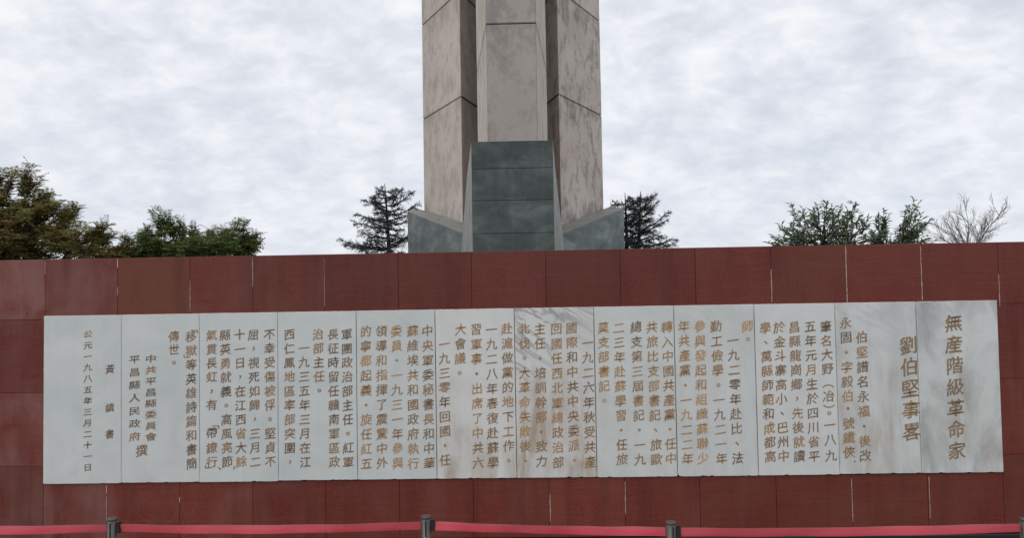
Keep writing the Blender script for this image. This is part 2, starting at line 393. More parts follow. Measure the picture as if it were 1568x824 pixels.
# ------------------------------------------------------------------ marble tablet
tab = empty("inscription_tablet", (X0, DS, zb), "long white marble tablet of carved golden Chinese writing set into the red granite wall", "tablet")
H = zs-zb
spec = [ # tone, rust, vein, smudge, warm   left to right
 (.95,0,.02,.10,0),(.95,.05,.02,.08,0),(.955,.05,.02,.03,0),(.955,.03,.03,.02,0),(.965,.12,.06,.12,.05),(1.03,.85,.06,.12,.45),
 (1.02,1.25,1.3,.2,.45),(.985,.40,.10,.10,.20),(.99,.30,.15,.18,.18),(1.0,.12,.03,.05,.30),(.99,.85,.30,.45,.15),(.97,.35,.10,1.0,.08)]
slab_lab = {5:"cream slab with rusty runs below its writing", 6:"slab with black veins in its upper corner", 11:"grey clouded slab with the large title",
            10:"slab with the second large title line", 8:"slab with a chipped lower corner", 0:"blue grey slab with the date in small writing"}
slabs = []
def slab_mesh(i):
    rnd = random.Random(100+i); w = SW; pts = []
    g = .0022 if i in (0,1,2,3,9,10) else .0032
    x0, x1, a, b = (0 if i == 0 else g/2), (w if i == 11 else w-g/2), 0, H
    da, db = rnd.uniform(-.003, .003), rnd.uniform(-.002, .002)
    n = 26
    for k in range(n+1):                       # bottom edge, left to right
        t = k/n; ch = rnd.choice([0]*9+[.004, .007]) if 0 < k < n else .004
        if i == 8 and k == 0: pts.append((x0, .028)); pts.append((x0+.004, .012)); pts.append((x0+.014, .003)); continue
        pts.append((x0+(x1-x0)*t, a+da+ch*rnd.random()+.0008*rnd.random()))
    for k in range(1, 14): pts.append((x1-.0006-rnd.random()*.0010, a+(b-a)*k/14))
    for k in range(n+1):
        t = k/n; ch = rnd.choice([0]*10+[.003]) if 0 < k < n else .003
        pts.append((x1-(x1-x0)*t, b+db-ch*rnd.random()))
    for k in range(1, 14): pts.append((x0+.0006+rnd.random()*.0010, b-(b-a)*k/14))
    bm = bmesh.new(); nn = len(pts); bv = .0022
    cxm, czm = (x0+x1)/2, (a+b)/2
    def ins(p): return (p[0]+(bv if p[0] < cxm-.3 else (-bv if p[0] > cxm+.3 else 0)), p[1]+(bv if p[1] < czm-.6 else (-bv if p[1] > czm+.6 else 0)))
    A = [bm.verts.new((ins(p)[0], 0, ins(p)[1])) for p in pts]
    B = [bm.verts.new((p[0], bv, p[1])) for p in pts]; Cc = [bm.verts.new((p[0], .029, p[1])) for p in pts]
    bm.faces.new(A); bm.faces.new(Cc[::-1])
    for k in range(nn):
        q = (k+1) % nn
        bm.faces.new((A[k], B[k], B[q], A[q])); bm.faces.new((B[k], Cc[k], Cc[q], B[q]))
    return bm_mesh(bm)
for i in range(12):
    o = link("marble_slab", slab_mesh(i), MARBLE, tab, (SW*i, random.uniform(-.0008, .0008) if i else 0, 0))
    for k, v in zip(('tone', 'rust', 'vein', 'smudge', 'warm'), spec[i]): o[k] = float(v)
    if i in slab_lab: o['label'] = slab_lab[i]
    slabs.append(o)
o = link("joint_mortar", bm_mesh(box_bm(.01, SW*12-.01, .0055, .026, .012, H-.012)), DARKJ, tab)
for k in (1, 2, 3, 10, 11):
    link("joint_filler", bm_mesh(box_bm(SW*k-.0012, SW*k+.0012, .0012, .005, .004, H-.004)), GROUTJ, tab)
def edge_strip(p0, p1, name="mortar_edge"):
    n = 150; V = []; Fc = []; d = Vector((p1[0]-p0[0], 0, p1[1]-p0[1])); L_ = d.length; d.normalize(); nrm = Vector((-d.z, 0, d.x))
    for i in range(n+1):
        c = Vector((p0[0], 0, p0[1]))+d*L_*i/n; w = .0016+.0022*abs(mnoise.noise(c*9)+.3)+.0008*random.random()
        V += [tuple(c-nrm*.001+Vector((0, .004, 0))), tuple(c+nrm*w+Vector((0, .006, 0))), tuple(c+nrm*w+Vector((0, .02, 0))), tuple(c-nrm*.001+Vector((0, .02, 0)))]
    for i in range(n):
        for j in range(4): Fc.append((4*i+j, 4*i+(j+1) % 4, 4*i+4+(j+1) % 4, 4*i+4+j))
    Fc += [(0, 1, 2, 3), (4*n+3, 4*n+2, 4*n+1, 4*n)]
    return link(name, mesh_from(V, Fc), PINK, tab)
edge_strip((0, 0), (0, H)); edge_strip((0, H), (SW*12, H)); 
# --- carved lettering, one mesh per written column
glyphs = {}
def glyph(c):
    if c in glyphs: return glyphs[c]
    t = bpy.data.curves.new('t', 'FONT'); t.body = c; t.resolution_u = 2; t.size = 1.0; t.extrude = .006
    t.bevel_depth = .011; t.bevel_resolution = 0
    ob = bpy.data.objects.new('t', t); C.objects.link(ob)
    dg = bpy.context.evaluated_depsgraph_get()
    me = bpy.data.meshes.new_from_object(ob.evaluated_get(dg))
    vs = [(v.co.x, v.co.y, v.co.z) for v in me.vertices]; fs = [tuple(p.vertices) for p in me.polygons]
    xs = [v[0] for v in vs]; ys = [v[1] for v in vs]
    if c in '。．，、︵︶﹁﹂': cx, cy = (min(xs)+max(xs))/2, (min(ys)+max(ys))/2
    else: cx, cy = .5, .38
    vs = [(x-cx, y-cy, z) for x, y, z in vs]
    bpy.data.objects.remove(ob); bpy.data.curves.remove(t); bpy.data.meshes.remove(me)
    glyphs[c] = (vs, fs); return glyphs[c]
PUN = '。．，、'
def column(slab_i, items, bias, label=None, small=False, dev=.10):
    """items: (char, px, py, width_px, height_px) in photo units; every character is a mesh of its own, small writing and points are gathered"""
    so = slabs[slab_i]; bag = small_bag if small else point_bag
    for (c, px, py, wp, hp) in items:
        p = P(px, py, DS); lx = p.x - X0 - SW*slab_i; lz = p.z - zb
        vs, fs = glyph(c)
        sx_, sz_ = wp*DS/F, hp*DS/F
        paint = min(1, max(0, random.gauss((bias+.12 if bias > .5 else bias*.8+.17), .045 if wp > 24 else .10)))
        rot = random.gauss(0, .02); pun = c in PUN or c in '︵︶﹁﹂'
        V = []
        # brush hand: the strokes climb a little to the right and swell towards the lower right
        for x, y, z in vs:
            y2 = y + .085*x + .035*math.sin(5*x+1.0) ; x2 = x + .03*math.sin(6*y) - .03*y
            if pun: x2, y2 = x, y
            x2 += .022*mnoise.noise(Vector((x*7+lx*31, y*7, lz*17))); y2 += .022*mnoise.noise(Vector((x*7, y*7+lz*31, 9+lx*17)))
            V.append((sx_*(x2-rot*y2), -.0004-(z+.017)/.034*.0016, sz_*(y2+rot*x2)))
        if pun or small:
            B = bag.setdefault(slab_i, ([], [], [])); k = len(B[0])
            B[0].extend((x+lx, y, z+lz) for x, y, z in V); B[1].extend(tuple(k+i for i in f) for f in fs); B[2].extend([paint]*len(V))
        else:
            paint_mesh("carved_character", V, fs, [paint]*len(V), so, (lx, 0, lz))
small_bag = {}; point_bag = {}
def paint_mesh(name, V, Fc, A, so, loc=(0, 0, 0)):
    me = mesh_from(V, Fc); at = me.attributes.new('paint', 'FLOAT', 'POINT'); at.data.foreach_set('value', A)
    return link(name, me, PAINT, so, loc)
SC = 824/290.0
def col(slab_i, ox, oy, text, xt, xb, y0, y1, size=18.0, bias=.5, rows=None, extra=(), label=None, hs=1.0, span=None, small=False):
    """xt/xb: centre at first and last row; y0/y1: their heights (zoomed photo units); rows: explicit row numbers"""
    n = span if span else len(text)-1; its = []
    for i, c in enumerate(text):
        if c == '　': continue
        r = rows[i] if rows else i
        t = r/max(1, n); x = xt+(xb-xt)*t; y = y0+(y1-y0)*t
        s = size
        if c in PUN: s = size*(1.3 if c == '．' else .98)
        its.append((c, ox+x/SC, oy+y/SC, s, s*hs))
    for c, x, y, s in extra: its.append((c, ox+x/SC, oy+y/SC, s, s))
    return column(slab_i, its, bias, label, small)
# right to left, as it is read
col(11, 1400, 450, "無産階級革命家", 170, 185, 127, 684, 27, .38)
col(10, 1280, 450, "劉伯堅事畧", 316, 330, 225, 600, 28, .42)
col(10, 1280, 450, "伯堅譜名永福．後改", 112, 127, 190, 706, 18.5, .42)
col(10, 1280, 450, "永固．字毅伯．號鐵俠", 42, 58, 127, 690, 18.5, .45, rows=[0,1,2.05,3.1,4.1,5.1,5.95,7,8,9], extra=(('．', 82, 730, 16),))
col(9, 1150, 450, "筆名大野︵冶︶。一八九", 325, 348, 143, 705, 18.2, .40, rows=[0,1,1.95,2.95,4.15,4.85,5.55,6.05,6.85,7.9,9], span=9)
col(9, 1150, 450, "五年元月生於四川省平", 257, 275, 142, 708, 18.2, .40)
col(9, 1150, 450, "昌縣龍崗鄉，先後就讀", 188, 210, 145, 708, 18.2, .48)
col(9, 1150, 450, "於金斗寨高小、巴州中", 122, 142, 147, 708, 18.2, .40)
col(9, 1150, 450, "學、萬縣師範和成都高", 62, 84, 150, 710, 18.2, .45)
col(8, 1030, 450, "師。", 325, 328, 142, 198, 18.5, .72)
col(8, 1030, 450, "　一九二零年赴比、法", 260, 283, 138, 717, 18.2, .36)
col(8, 1030, 450, "勤工儉學。一九二一年", 188, 213, 142, 718, 18.2, .48)
col(8, 1030, 450, "參與發起和組織蘇聯少", 118, 132, 142, 716, 18.2, .68)
col(8, 1030, 450, "年共產黨．一九二二年", 48, 65, 141, 720, 18.2, .60)
col(7, 905, 450, "轉入中國共產黨．任中", 330, 348, 145, 718, 18.2, .58)
col(7, 905, 450, "共旅比支部書記、旅歐", 264, 285, 145, 722, 18.2, .58)
col(7, 905, 450, "總支第三屆書記．一九", 196, 214, 145, 722, 18.2, .48)
col(7, 905, 450, "二三年赴蘇學習．任旅", 121, 135, 148, 722, 18.2, .52)
col(7, 905, 450, "莫支部書記。", 53, 58, 148, 466, 18.2, .66)
col(6, 785, 450, "　一九二六年秋受共產", 324, 338, 148, 733, 18.2, .44)
col(6, 785, 450, "國際和中共中央委派．", 256, 268, 148, 726, 18.2, .50)
col(6, 785, 450, "回國任西北軍總政治部", 190, 198, 152, 735, 18.2, .58)
col(6, 785, 450, "主任．培訓幹部．致力", 118, 126, 153, 730, 18.2, .46)
col(6, 785, 450, "北伐。大革命失敗後．", 50, 56, 153, 728, 18.2, .52)
col(5, 660, 450, "赴滬做黨的地下工作。", 330, 338, 152, 727, 18.2, .52)
col(5, 660, 450, "一九二八年春復赴蘇學", 263, 270, 155, 736, 18.2, .46)
col(5, 660, 450, "習軍事．出席了中共六", 196, 205, 155, 736, 18.2, .58)
col(5, 660, 450, "大會議。", 129, 125, 155, 345, 18.2, .56)
col(5, 660, 450, "　一九三零年回國．任", 58, 61, 155, 725, 18.2, .42)
col(4, 540, 450, "中央軍委秘書長和中華", 325, 333, 162, 738, 18.2, .46)
col(4, 540, 450, "蘇維埃共和國政府執行", 261, 264, 162, 740, 18.2, .50)
col(4, 540, 450, "委員．一九三一年參與", 190, 196, 163, 738, 18.2, .56)
col(4, 540, 450, "領導和指揮了震驚中外", 125, 128, 163, 738, 18.2, .54)
col(4, 540, 450, "的寧都起義．旋任紅五", 57, 60, 165, 740, 18.2, .60)
col(3, 420, 460, "軍團政治部主任。紅軍", 315, 322, 148, 705, 17.8, .34)
col(3, 420, 460, "長征時留任贛南軍區政", 255, 262, 148, 705, 17.8, .36)
col(3, 420, 460, "治部主任。", 190, 196, 148, 393, 17.8, .40)
col(3, 420, 460, "　一九三五年三月在江", 128, 135, 145, 705, 17.8, .33)
col(3, 420, 460, "西仁鳳地區率部突圍，", 65, 68, 148, 705, 17.8, .36)
col(2, 300, 460, "不幸受傷被俘。堅貞不", 320, 324, 148, 703, 17.8, .34)
col(2, 300, 460, "屈，視死如歸，三月二", 250, 259, 150, 703, 17.8, .34)
col(2, 300, 460, "十一日，在江西省大餘", 190, 197, 150, 704, 17.8, .38)
col(2, 300, 460, "縣英勇就義。高風亮節", 127, 136, 152, 704, 17.8, .38, extra=(('，', 166, 730, 16),))
col(2, 300, 460, "氣貫長虹，有帶鐐行", 68, 69, 152, 705, 17.8, .36, rows=[0,1,1.97,2.95,4,4.95,6.93,8,9], extra=(('﹁', 85, 552, 15), ('﹂', 55, 725, 15), ('、', 103, 733, 16)), span=9)
col(1, 180, 460, "移獄等英雄詩篇和書簡", 320, 322, 158, 712, 17.8, .36, extra=(('﹁', 335, 137, 15), ('﹂', 303, 243, 15)))
col(1, 180, 460, "傳世。", 245, 246, 158, 272, 17.8, .40)
col(1, 180, 460, "中共平昌縣委員會", 145, 145, 255, 595, 18.5, .24, hs=.70, small=True)
col(1, 180, 460, "平昌縣人民政府", 74, 75, 257, 594, 18.5, .24, hs=.74, small=True)
col(1, 180, 460, "撰", 105, 105, 655, 655, 18.5, .30)
col(0, 60, 460, "黃鎮書", 308, 307, 300, 583, 14.5, .36, rows=[0, 1.19, 2])
col(0, 60, 460, "公元一九八五年三月二十一日", 212, 211, 147, 728, 14.0, .08, hs=.86, small=True)

for nm, bag in (("small_writing", small_bag), ("punctuation", point_bag)):
    for k, B in bag.items():
        o = paint_mesh(nm, B[0], B[1], B[2], slabs[k]); o['kind'] = 'stuff'

# ------------------------------------------------------------------ monument
mon = empty("monument_tower", (0, 14.6, 0), "tall weathered stone memorial pillars on a dark green granite base behind the red wall", "monument")
def mpart(name, me, mat, **kw):
    o = link(name, me, mat, mon); o.location = (0, -14.6, 0)
    for k, v in kw.items(): o[k] = v
    return o
def X(px, py, D): return P(px, py, D).x
ax = (X(647.5, 165, 22.5)+X(921, 165, 22.5))/2
dxo = (X(921, 165, 22.5)-X(647.5, 165, 22.5))/2      # outer corner, 22.5 m away
dxn = (X(859.7, 165, 20)-X(710.3, 165, 20))/2        # near edge, 20 m away
dxi = (X(838, 165, 21)-X(728.7, 165, 21))/2          # a point on the inner face, 21 m away
sl = dxi-dxn
zA = P(710.3, 147, 20).z; zB = P(647.5, 38.8, 22.5).z; st = zB-zA
def pillar(side, mould):
    poly = [(ax+side*dxn, 20), (ax+side*dxo, 22.5), (ax+side*(dxo-.75), 24.2), (ax+side*(dxn+sl*4), 24.0)]
    if side > 0: poly = poly[::-1]
    levels = [0, zA, zB, zB+st, zB+2*st, zB+3*st]
    for a, b in zip(levels[:-1], levels[1:]):
        o = mpart("pillar_block", bm_mesh(prism_bm(poly, a+.010, b-.010, .016)), CONC, mould=mould, joint_height=b)
    inner = [(ax+(p[0]-ax)*.99+0, 22.4+(p[1]-22.4)*.975) for p in poly]
    mpart("pillar_core", bm_mesh(prism_bm(inner, .1, levels[-1]-.05)), DARKJ)
pillar(-1, .55); pillar(1, .95)
# the front pillar: a blade whose flanks run back and outwards
yf, yb_ = 14.6, 17.7
cxf = X(783.5, 100, yf); wf = (X(822, 100, yf)-X(745.5, 100, yf))/2
cxb = X(783.5, 120, yb_); wb = (X(837, 120, yb_)-X(730.5, 120, yb_))/2
zF = P(783, 35.5, yf).z
poly = [(cxf-wf, yf), (cxb-wb, yb_), (cxb-wb*.7, yb_+2.2), (cxb+wb*.7, yb_+2.2), (cxb+wb, yb_), (cxf+wf, yf)]
lv = [.2, zF, zF+1.8, zF+3.6, zF+5.4, zF+7.2]
for k, (a, b) in enumerate(zip(lv[:-1], lv[1:])):
    ga = gb = .010
    me = bm_mesh(prism_bm(poly[::-1], a+ga, b-gb, .014)); me.materials.append(CONC); me.materials.append(CONCG)
    for pf in me.polygons:
        if pf.normal.y < -.9: pf.material_index = 1
    mpart("front_pillar_block", me, None, mould=.6, grey=.6, joint_height=b)
mpart("front_pillar_core", bm_mesh(prism_bm([(cxf+(p[0]-cxf)*.97, 16.5+(p[1]-16.5)*.985) for p in poly][::-1], .1, lv[-1]-.05)), DARKJ)
# central pedestal
yp, yq = 13.9, 17.4
xl, xr = X(723, 300, yp), X(847.5, 300, yp); zp = P(784, 215, yp).z
pc = (xl+xr)/2; pw = (xr-xl)/2
cour = [0.0]+[P(784, y, yp).z for y in (357, 306.5, 257.5, 215.5)]
bt_, bb_ = X(784+67.5, 263, yq)-X(784, 263, yq), X(784+79, 385, yq)-X(784, 385, yq)
zt_, zb2 = zp, P(784, 385, yq).z
def halfback(z): 
    t = (z-zb2)/(zt_-zb2); return bb_+(bt_-bb_)*t
bcx = X(784, 320, yq)
for k in range(4):
    a, b = cour[k], cour[k+1]; gp = .005
    mpart("pedestal_course", bm_mesh(box_bm(xl, xr, yp, yp+.5, a+.003, b-.003, .004)), SLATE, tone=(.98, 1.18, .88, .80)[k])
for sgn, xe in ((-1, xl), (1, xr)):
    def hb(z): return bcx+sgn*halfback(z)
    lo = [(xe, yp+.006, 0), (hb(0), yq, 0), (hb(0)-sgn*.06, yq, 0), (xe-sgn*.06, yp+.08, 0)]
    hi = [(xe, yp+.006, zp-.006), (hb(zp), yq, zp-.006), (hb(zp)-sgn*.06, yq, zp-.006), (xe-sgn*.06, yp+.08, zp-.006)]
    lo = [(p[0]+sgn*.004, p[1], p[2]) for p in lo]; hi = [(p[0]+sgn*.004, p[1], p[2]) for p in hi]
    mpart("pedestal_flank", bm_mesh(prism_bm(lo, 0, 0, 0, hi)), CAPM)
mpart("pedestal_core", bm_mesh(prism_bm([(xl+.07, yp+.02), (xr-.07, yp+.02), (bcx+halfback(zp)-.07, yq-.01), (bcx-halfback(zp)+.07, yq-.01)], .1, zp-.006)), DARKJ)
# wings: sloping-topped buttresses
def wing(side):
    def q(px, py, D, px2, py2):
        p = P(px, py, D) if side < 0 else P(px2, py2, D); return (p.x, p.y, p.z)
    fo = q(624, 325, 20.5, 955, 320.5); fi = q(708.5, 357.5, 18.0, 862.5, 358.5)
    bo = q(646, 321.5, 22.6, 926, 319.3); bi = q(710, 341, 20.2, 861, 345.5)
    # carry the inner edge on towards the axis, behind the pedestal
    def ext(p, q_, t): return tuple(p[i]+(p[i]-q_[i])*t for i in range(3))
    fi2 = ext(fi, fo, .12); bi2 = ext(bi, bo, .12)
    boo = (bo[0]+side*.16, bo[1]+.2, bo[2]+.04)
    top = [fo, fi2, bi2, boo]
    def lerp(a, b, t): return tuple(a[i]+(b[i]-a[i])*t for i in range(3))
    tj = .52 if side < 0 else .30
    m0, m1 = lerp(fo, fi2, tj), lerp(boo, bi2, tj)
    bm = bmesh.new()
    t = [bm.verts.new(p) for p in top]; bt = [bm.verts.new((p[0], p[1], 0)) for p in top]
    bm.faces.new(t); bm.faces.new(bt[::-1])
    for i in range(4): bm.faces.new((t[i], bt[i], bt[(i+1)%4], t[(i+1)%4]))
    bmesh.ops.recalc_face_normals(bm, faces=bm.faces)
    bmesh.ops.bevel(bm, geom=list(bm.edges), offset=.008, segments=1, affect='EDGES')
    mpart("base_wing", bm_mesh(bm), SLATE, tone=1.75 if side > 0 else 1.25)
    # paler sloping cap stones, two to a wing, lying on it
    for (a, b, c, d) in ((fo, m0, m1, boo), (m0, fi2, bi2, m1)):
        cc = tuple((a[i]+b[i]+c[i]+d[i])/4 for i in range(3)); sh = .992
        pp = [tuple(cc[i]+(v[i]-cc[i])*sh for i in range(3)) for v in (a, b, c, d)]
        lo = [(p[0], p[1], p[2]+.003) for p in pp]; hi = [(p[0], p[1], p[2]+.03) for p in pp]
        bm = prism_bm(lo, 0, 0, 0, hi)
        mpart("cap_stone", bm_mesh(bm), CAPM)
wing(-1); wing(1)

# ------------------------------------------------------------------ trees
def tube(V, Fc, pts, rads, n=6):
    base = len(V)
    for i, p in enumerate(pts):
        p = Vector(p); d = (Vector(pts[min(i+1, len(pts)-1)])-Vector(pts[max(i-1, 0)])).normalized()
        a = d.orthogonal().normalized(); b = d.cross(a)
        for k in range(n):
            t = 2*math.pi*k/n; V.append(tuple(p+(a*math.cos(t)+b*math.sin(t))*rads[i]))
    for i in range(len(pts)-1):
        for k in range(n):
            q = (k+1) % n; Fc.append((base+i*n+k, base+i*n+q, base+(i+1)*n+q, base+(i+1)*n+k))
    Fc.append(tuple(base+k for k in range(n))[::-1]); Fc.append(tuple(base+(len(pts)-1)*n+k for k in range(n)))
def add_leaf(V, Fc, Cs, p, d, nrm, l, w, c):
    d = d.normalized(); s = d.cross(nrm)
    if s.length < 1e-4: s = d.orthogonal()
    s.normalize(); k = len(V); up = s.cross(d)*(l*.12)
    V += [tuple(p), tuple(p+d*l*.45+s*w*.5+up), tuple(p+d*l), tuple(p+d*l*.45-s*w*.5+up)]
    Fc.append((k, k+1, k+2, k+3)); Cs.append(c)
def rv(): 
    while True:
        v = Vector((random.uniform(-1, 1), random.uniform(-1, 1), random.uniform(-1, 1)))
        if .05 < v.length < 1: return v
def shade(col, k=.22):
    f = 1+random.uniform(-k, k)*1.3; h = random.uniform(-.12, .12)
    return (col[0]*f*(1+h), col[1]*f, col[2]*f*(1-h), 1)
def crown_obj(V, Fc, Cs, parent, mat, name="crown"):
    me = mesh_from(V, Fc); a = me.color_attributes.new('leafcol', 'FLOAT_COLOR', 'CORNER')
    buf = []
    for f, c in zip(Fc, Cs): buf += list(c)*len(f)
    a.data.foreach_set('color', buf)
    o = link(name, me, mat, parent); o.location = -parent.location; return o
def spray(V, Fc, Cs, TV, TF, base, tip, cols, n, ll, lw, pinnate):
    """a leafy shoot from base to tip"""
    pts = []; bend = rv()*.05
    for i in range(5):
        t = i/4; pts.append(base.lerp(tip, t)+bend*math.sin(t*math.pi))
    tube(TV, TF, pts, [.010, .008, .006, .004, .002], 4)
    L_ = (tip-base).length
    if not pinnate: n = max(4, int(n*.62))
    for i in range(n):
        t = (i+random.random())/n; t = .12+.88*t
        k = min(3, int(t*4)); p = pts[k].lerp(pts[k+1], t*4-k)
        out = (rv()+Vector((0, 0, .25))+(tip-base).normalized()*.7).normalized()
        if pinnate:
            droop = Vector((0, 0, -.5)); ln = ll*random.uniform(1.6, 2.6); m = 5
            for j in range(m):
                q = p+out*ln*(j+.6)/m+droop*ln*((j/m)**2)*.5
                sd = out.cross(Vector((0, 0, 1))); sd = sd.normalized() if sd.length > .01 else Vector((1, 0, 0))
                c = shade(random.choice(cols))
                for s in (-1, 1):
                    add_leaf(V, Fc, Cs, q, sd*s+out*.4+Vector((0, 0, -.25)), Vector((0, 0, 1))+rv()*.5, ll*.85, lw*.72, c)
        else:
            out.z = out.z*.45-.05; out.normalize()
            add_leaf(V, Fc, Cs, p, out, Vector((0, 0, 1))+rv()*.55, ll*random.uniform(.7, 1.25), lw, shade(random.choice(cols)))
def leafy_tree(name, label, D, trunk_px, blobs, tips, cols, ll, lw, dens, pinnate, cat="tree", group=None, mul=2.2, low=None):
    base = P(trunk_px, 390, D); base.z = 0
    t = empty(name, base, label, cat, group)
    V, Fc, Cs, TV, TF = [], [], [], [], []
    pxm = D/F
    cen = []
    for (x, y, rx, ry, rd) in blobs:
        c = P(x, y, D); cen.append((c, rx*pxm, rd, ry*pxm))
    # trunk and limbs
    fork = Vector((base.x, D, cen[0][0].z-max(1.0, cen[0][3]*1.3))); fork.z = max(.7, min(fork.z, 2.0))
    tube(TV, TF, [base+Vector((0, 0, -.1)), base.lerp(fork, .5)+Vector((.04, .02, 0)), fork], [.13, .105, .09], 9)
    for (c, a, b, h) in cen:
        mid = fork.lerp(c, .5)+rv()*.12
        tube(TV, TF, [fork, mid, c+Vector((0, 0, h*.2))], [.07, .045, .018], 7)
        nsub = 12
        for _ in range(nsub):
            v = rv().normalized(); e = c+Vector((v.x*a*.8, v.y*b*.8, v.z*h*.8))
            s = mid.lerp(c, random.uniform(.3, 1)); tube(TV, TF, [s, s.lerp(e, .5)+rv()*.05, e], [.02, .012, .005], 5)
        vol = a*b*h; nspr = max(50, int(dens*vol*mul))
        for _ in range(nspr):
            v = rv(); 
            v = v.normalized()*(v.length**.45)
            e = c+Vector((v.x*a, v.y*b, v.z*h))
            # ragged skin and holes
            nz = mnoise.noise(e*1.9+Vector((c.x, 0, 3)))+.5*mnoise.noise(e*4.5)
            if nz < -.34 or (low and e.z < low and random.random() < .5): continue
            e = c+(e-c)*(1+.16*nz)
            s = e-(Vector((v.x, v.y, v.z*.3+.35)).normalized())*random.uniform(.14, .30)*(1 if pinnate else 1.3)
            spray(V, Fc, Cs, TV, TF, s, e, cols, 9, ll, lw, pinnate)
    for (x, y, bx, by) in tips:
        e = P(x, y, D+random.uniform(-.3, .3)); s = P(bx, by, D+random.uniform(-.2, .2)); d = e-s; n = 3
        for q in range(n):
            off = rv()*.07 if q else Vector((0, 0, 0))
            spray(V, Fc, Cs, TV, TF, s+off*.5, e+off*1.3-d*(.22*q), cols, int(10+d.length*24), ll, lw, pinnate)
    tr = link("trunk", mesh_from(TV, TF, smooth=True), BARK, t); tr.location = -t.location
    crown_obj(V, Fc, Cs, t, LEAF)
    return t
olive = [(.25, .255, .085), (.32, .30, .10), (.18, .20, .08), (.43, .40, .13), (.34, .20, .10), (.24, .16, .08)]
green = [(.15, .21, .07), (.19, .25, .085), (.12, .165, .065), (.28, .29, .11)]
green2 = [(.19, .26, .18), (.24, .32, .22), (.15, .21, .14), (.31, .37, .15)]
leafy_tree("broadleaf_tree", "big olive brown tree with feathery leaves over the left end of the wall", 13.0, 20,
    [(-25, 350, 75, 62, .9), (52, 352, 55, 42, .8), (118, 372, 48, 27, .7), (160, 392, 34, 12, .5), (0, 392, 80, 22, .8)],
    [(46, 252, 30, 300), (58, 272, 40, 310), (20, 262, 10, 300), (2, 264, -5, 300), (76, 298, 62, 330), (90, 310, 75, 335), (118, 316, 100, 350), (106, 322, 92, 350),
     (164, 343, 140, 372), (172, 362, 150, 382), (150, 352, 130, 372), (200, 372, 178, 392), (70, 296, 52, 325)],
    olive, .080, .040, 330, True, low=P(100, 383, 13).z)
leafy_tree("leafy_bush_tree", "dark green tree with upright shoots above the wall left of the bare sky gap", 13.5, 300,
    [(252, 378, 40, 24, .6), (300, 384, 45, 22, .6), (352, 380, 42, 20, .6), (225, 388, 20, 12, .4), (190, 394, 20, 8, .4)],
    [(236, 324, 252, 362), (248, 324, 262, 362), (262, 338, 268, 368), (275, 338, 280, 372), (297, 348, 300, 378), (322, 352, 326, 378), (340, 350, 340, 374),
     (362, 342, 352, 376), (378, 342, 366, 376), (392, 358, 374, 382), (396, 372, 378, 388), (214, 362, 230, 384), (192, 364, 204, 388), (206, 384, 216, 398), (222, 352, 240, 376), (388, 382, 370, 394)],
    green, .078, .036, 420, True)
leafy_tree("broad_leaved_bush", "bushy green tree with glossy leaves above the wall right of the right cedar", 14.0, 1265,
    [(1262, 350, 50, 27, .7), (1225, 362, 30, 20, .5), (1300, 360, 36, 22, .6), (1258, 372, 70, 12, .7)],
    [(1211, 313, 1225, 345), (1228, 318, 1238, 348), (1240, 322, 1250, 350), (1266, 308, 1262, 340), (1272, 312, 1276, 340), (1288, 315, 1286, 345), (1308, 310, 1304, 345),
     (1318, 322, 1312, 350), (1330, 332, 1318, 358), (1196, 344, 1215, 362), (1184, 360, 1202, 374), (1174, 372, 1195, 378), (1250, 314, 1254, 340), (1298, 322, 1296, 348)],
    green2, .115, .038, 420, False, mul=1.8)
leafy_tree("slender_leafy_tree", "slim green tree with two leaning leafy shoots beside the bare tree", 14.0, 1372,
    [(1345, 364, 20, 12, .35), (1392, 356, 17, 17, .35), (1365, 372, 36, 8, .4)],
    [(1353, 320, 1352, 360), (1362, 326, 1356, 358), (1344, 332, 1346, 362), (1334, 352, 1340, 370), (1400, 304, 1386, 350), (1408, 310, 1392, 350), (1390, 318, 1382, 352),
     (1412, 326, 1396, 356), (1425, 334, 1400, 362), (1418, 346, 1396, 366), (1378, 346, 1378, 368), (1430, 368, 1405, 374)],
    green2, .11, .036, 420, False, mul=1.7)

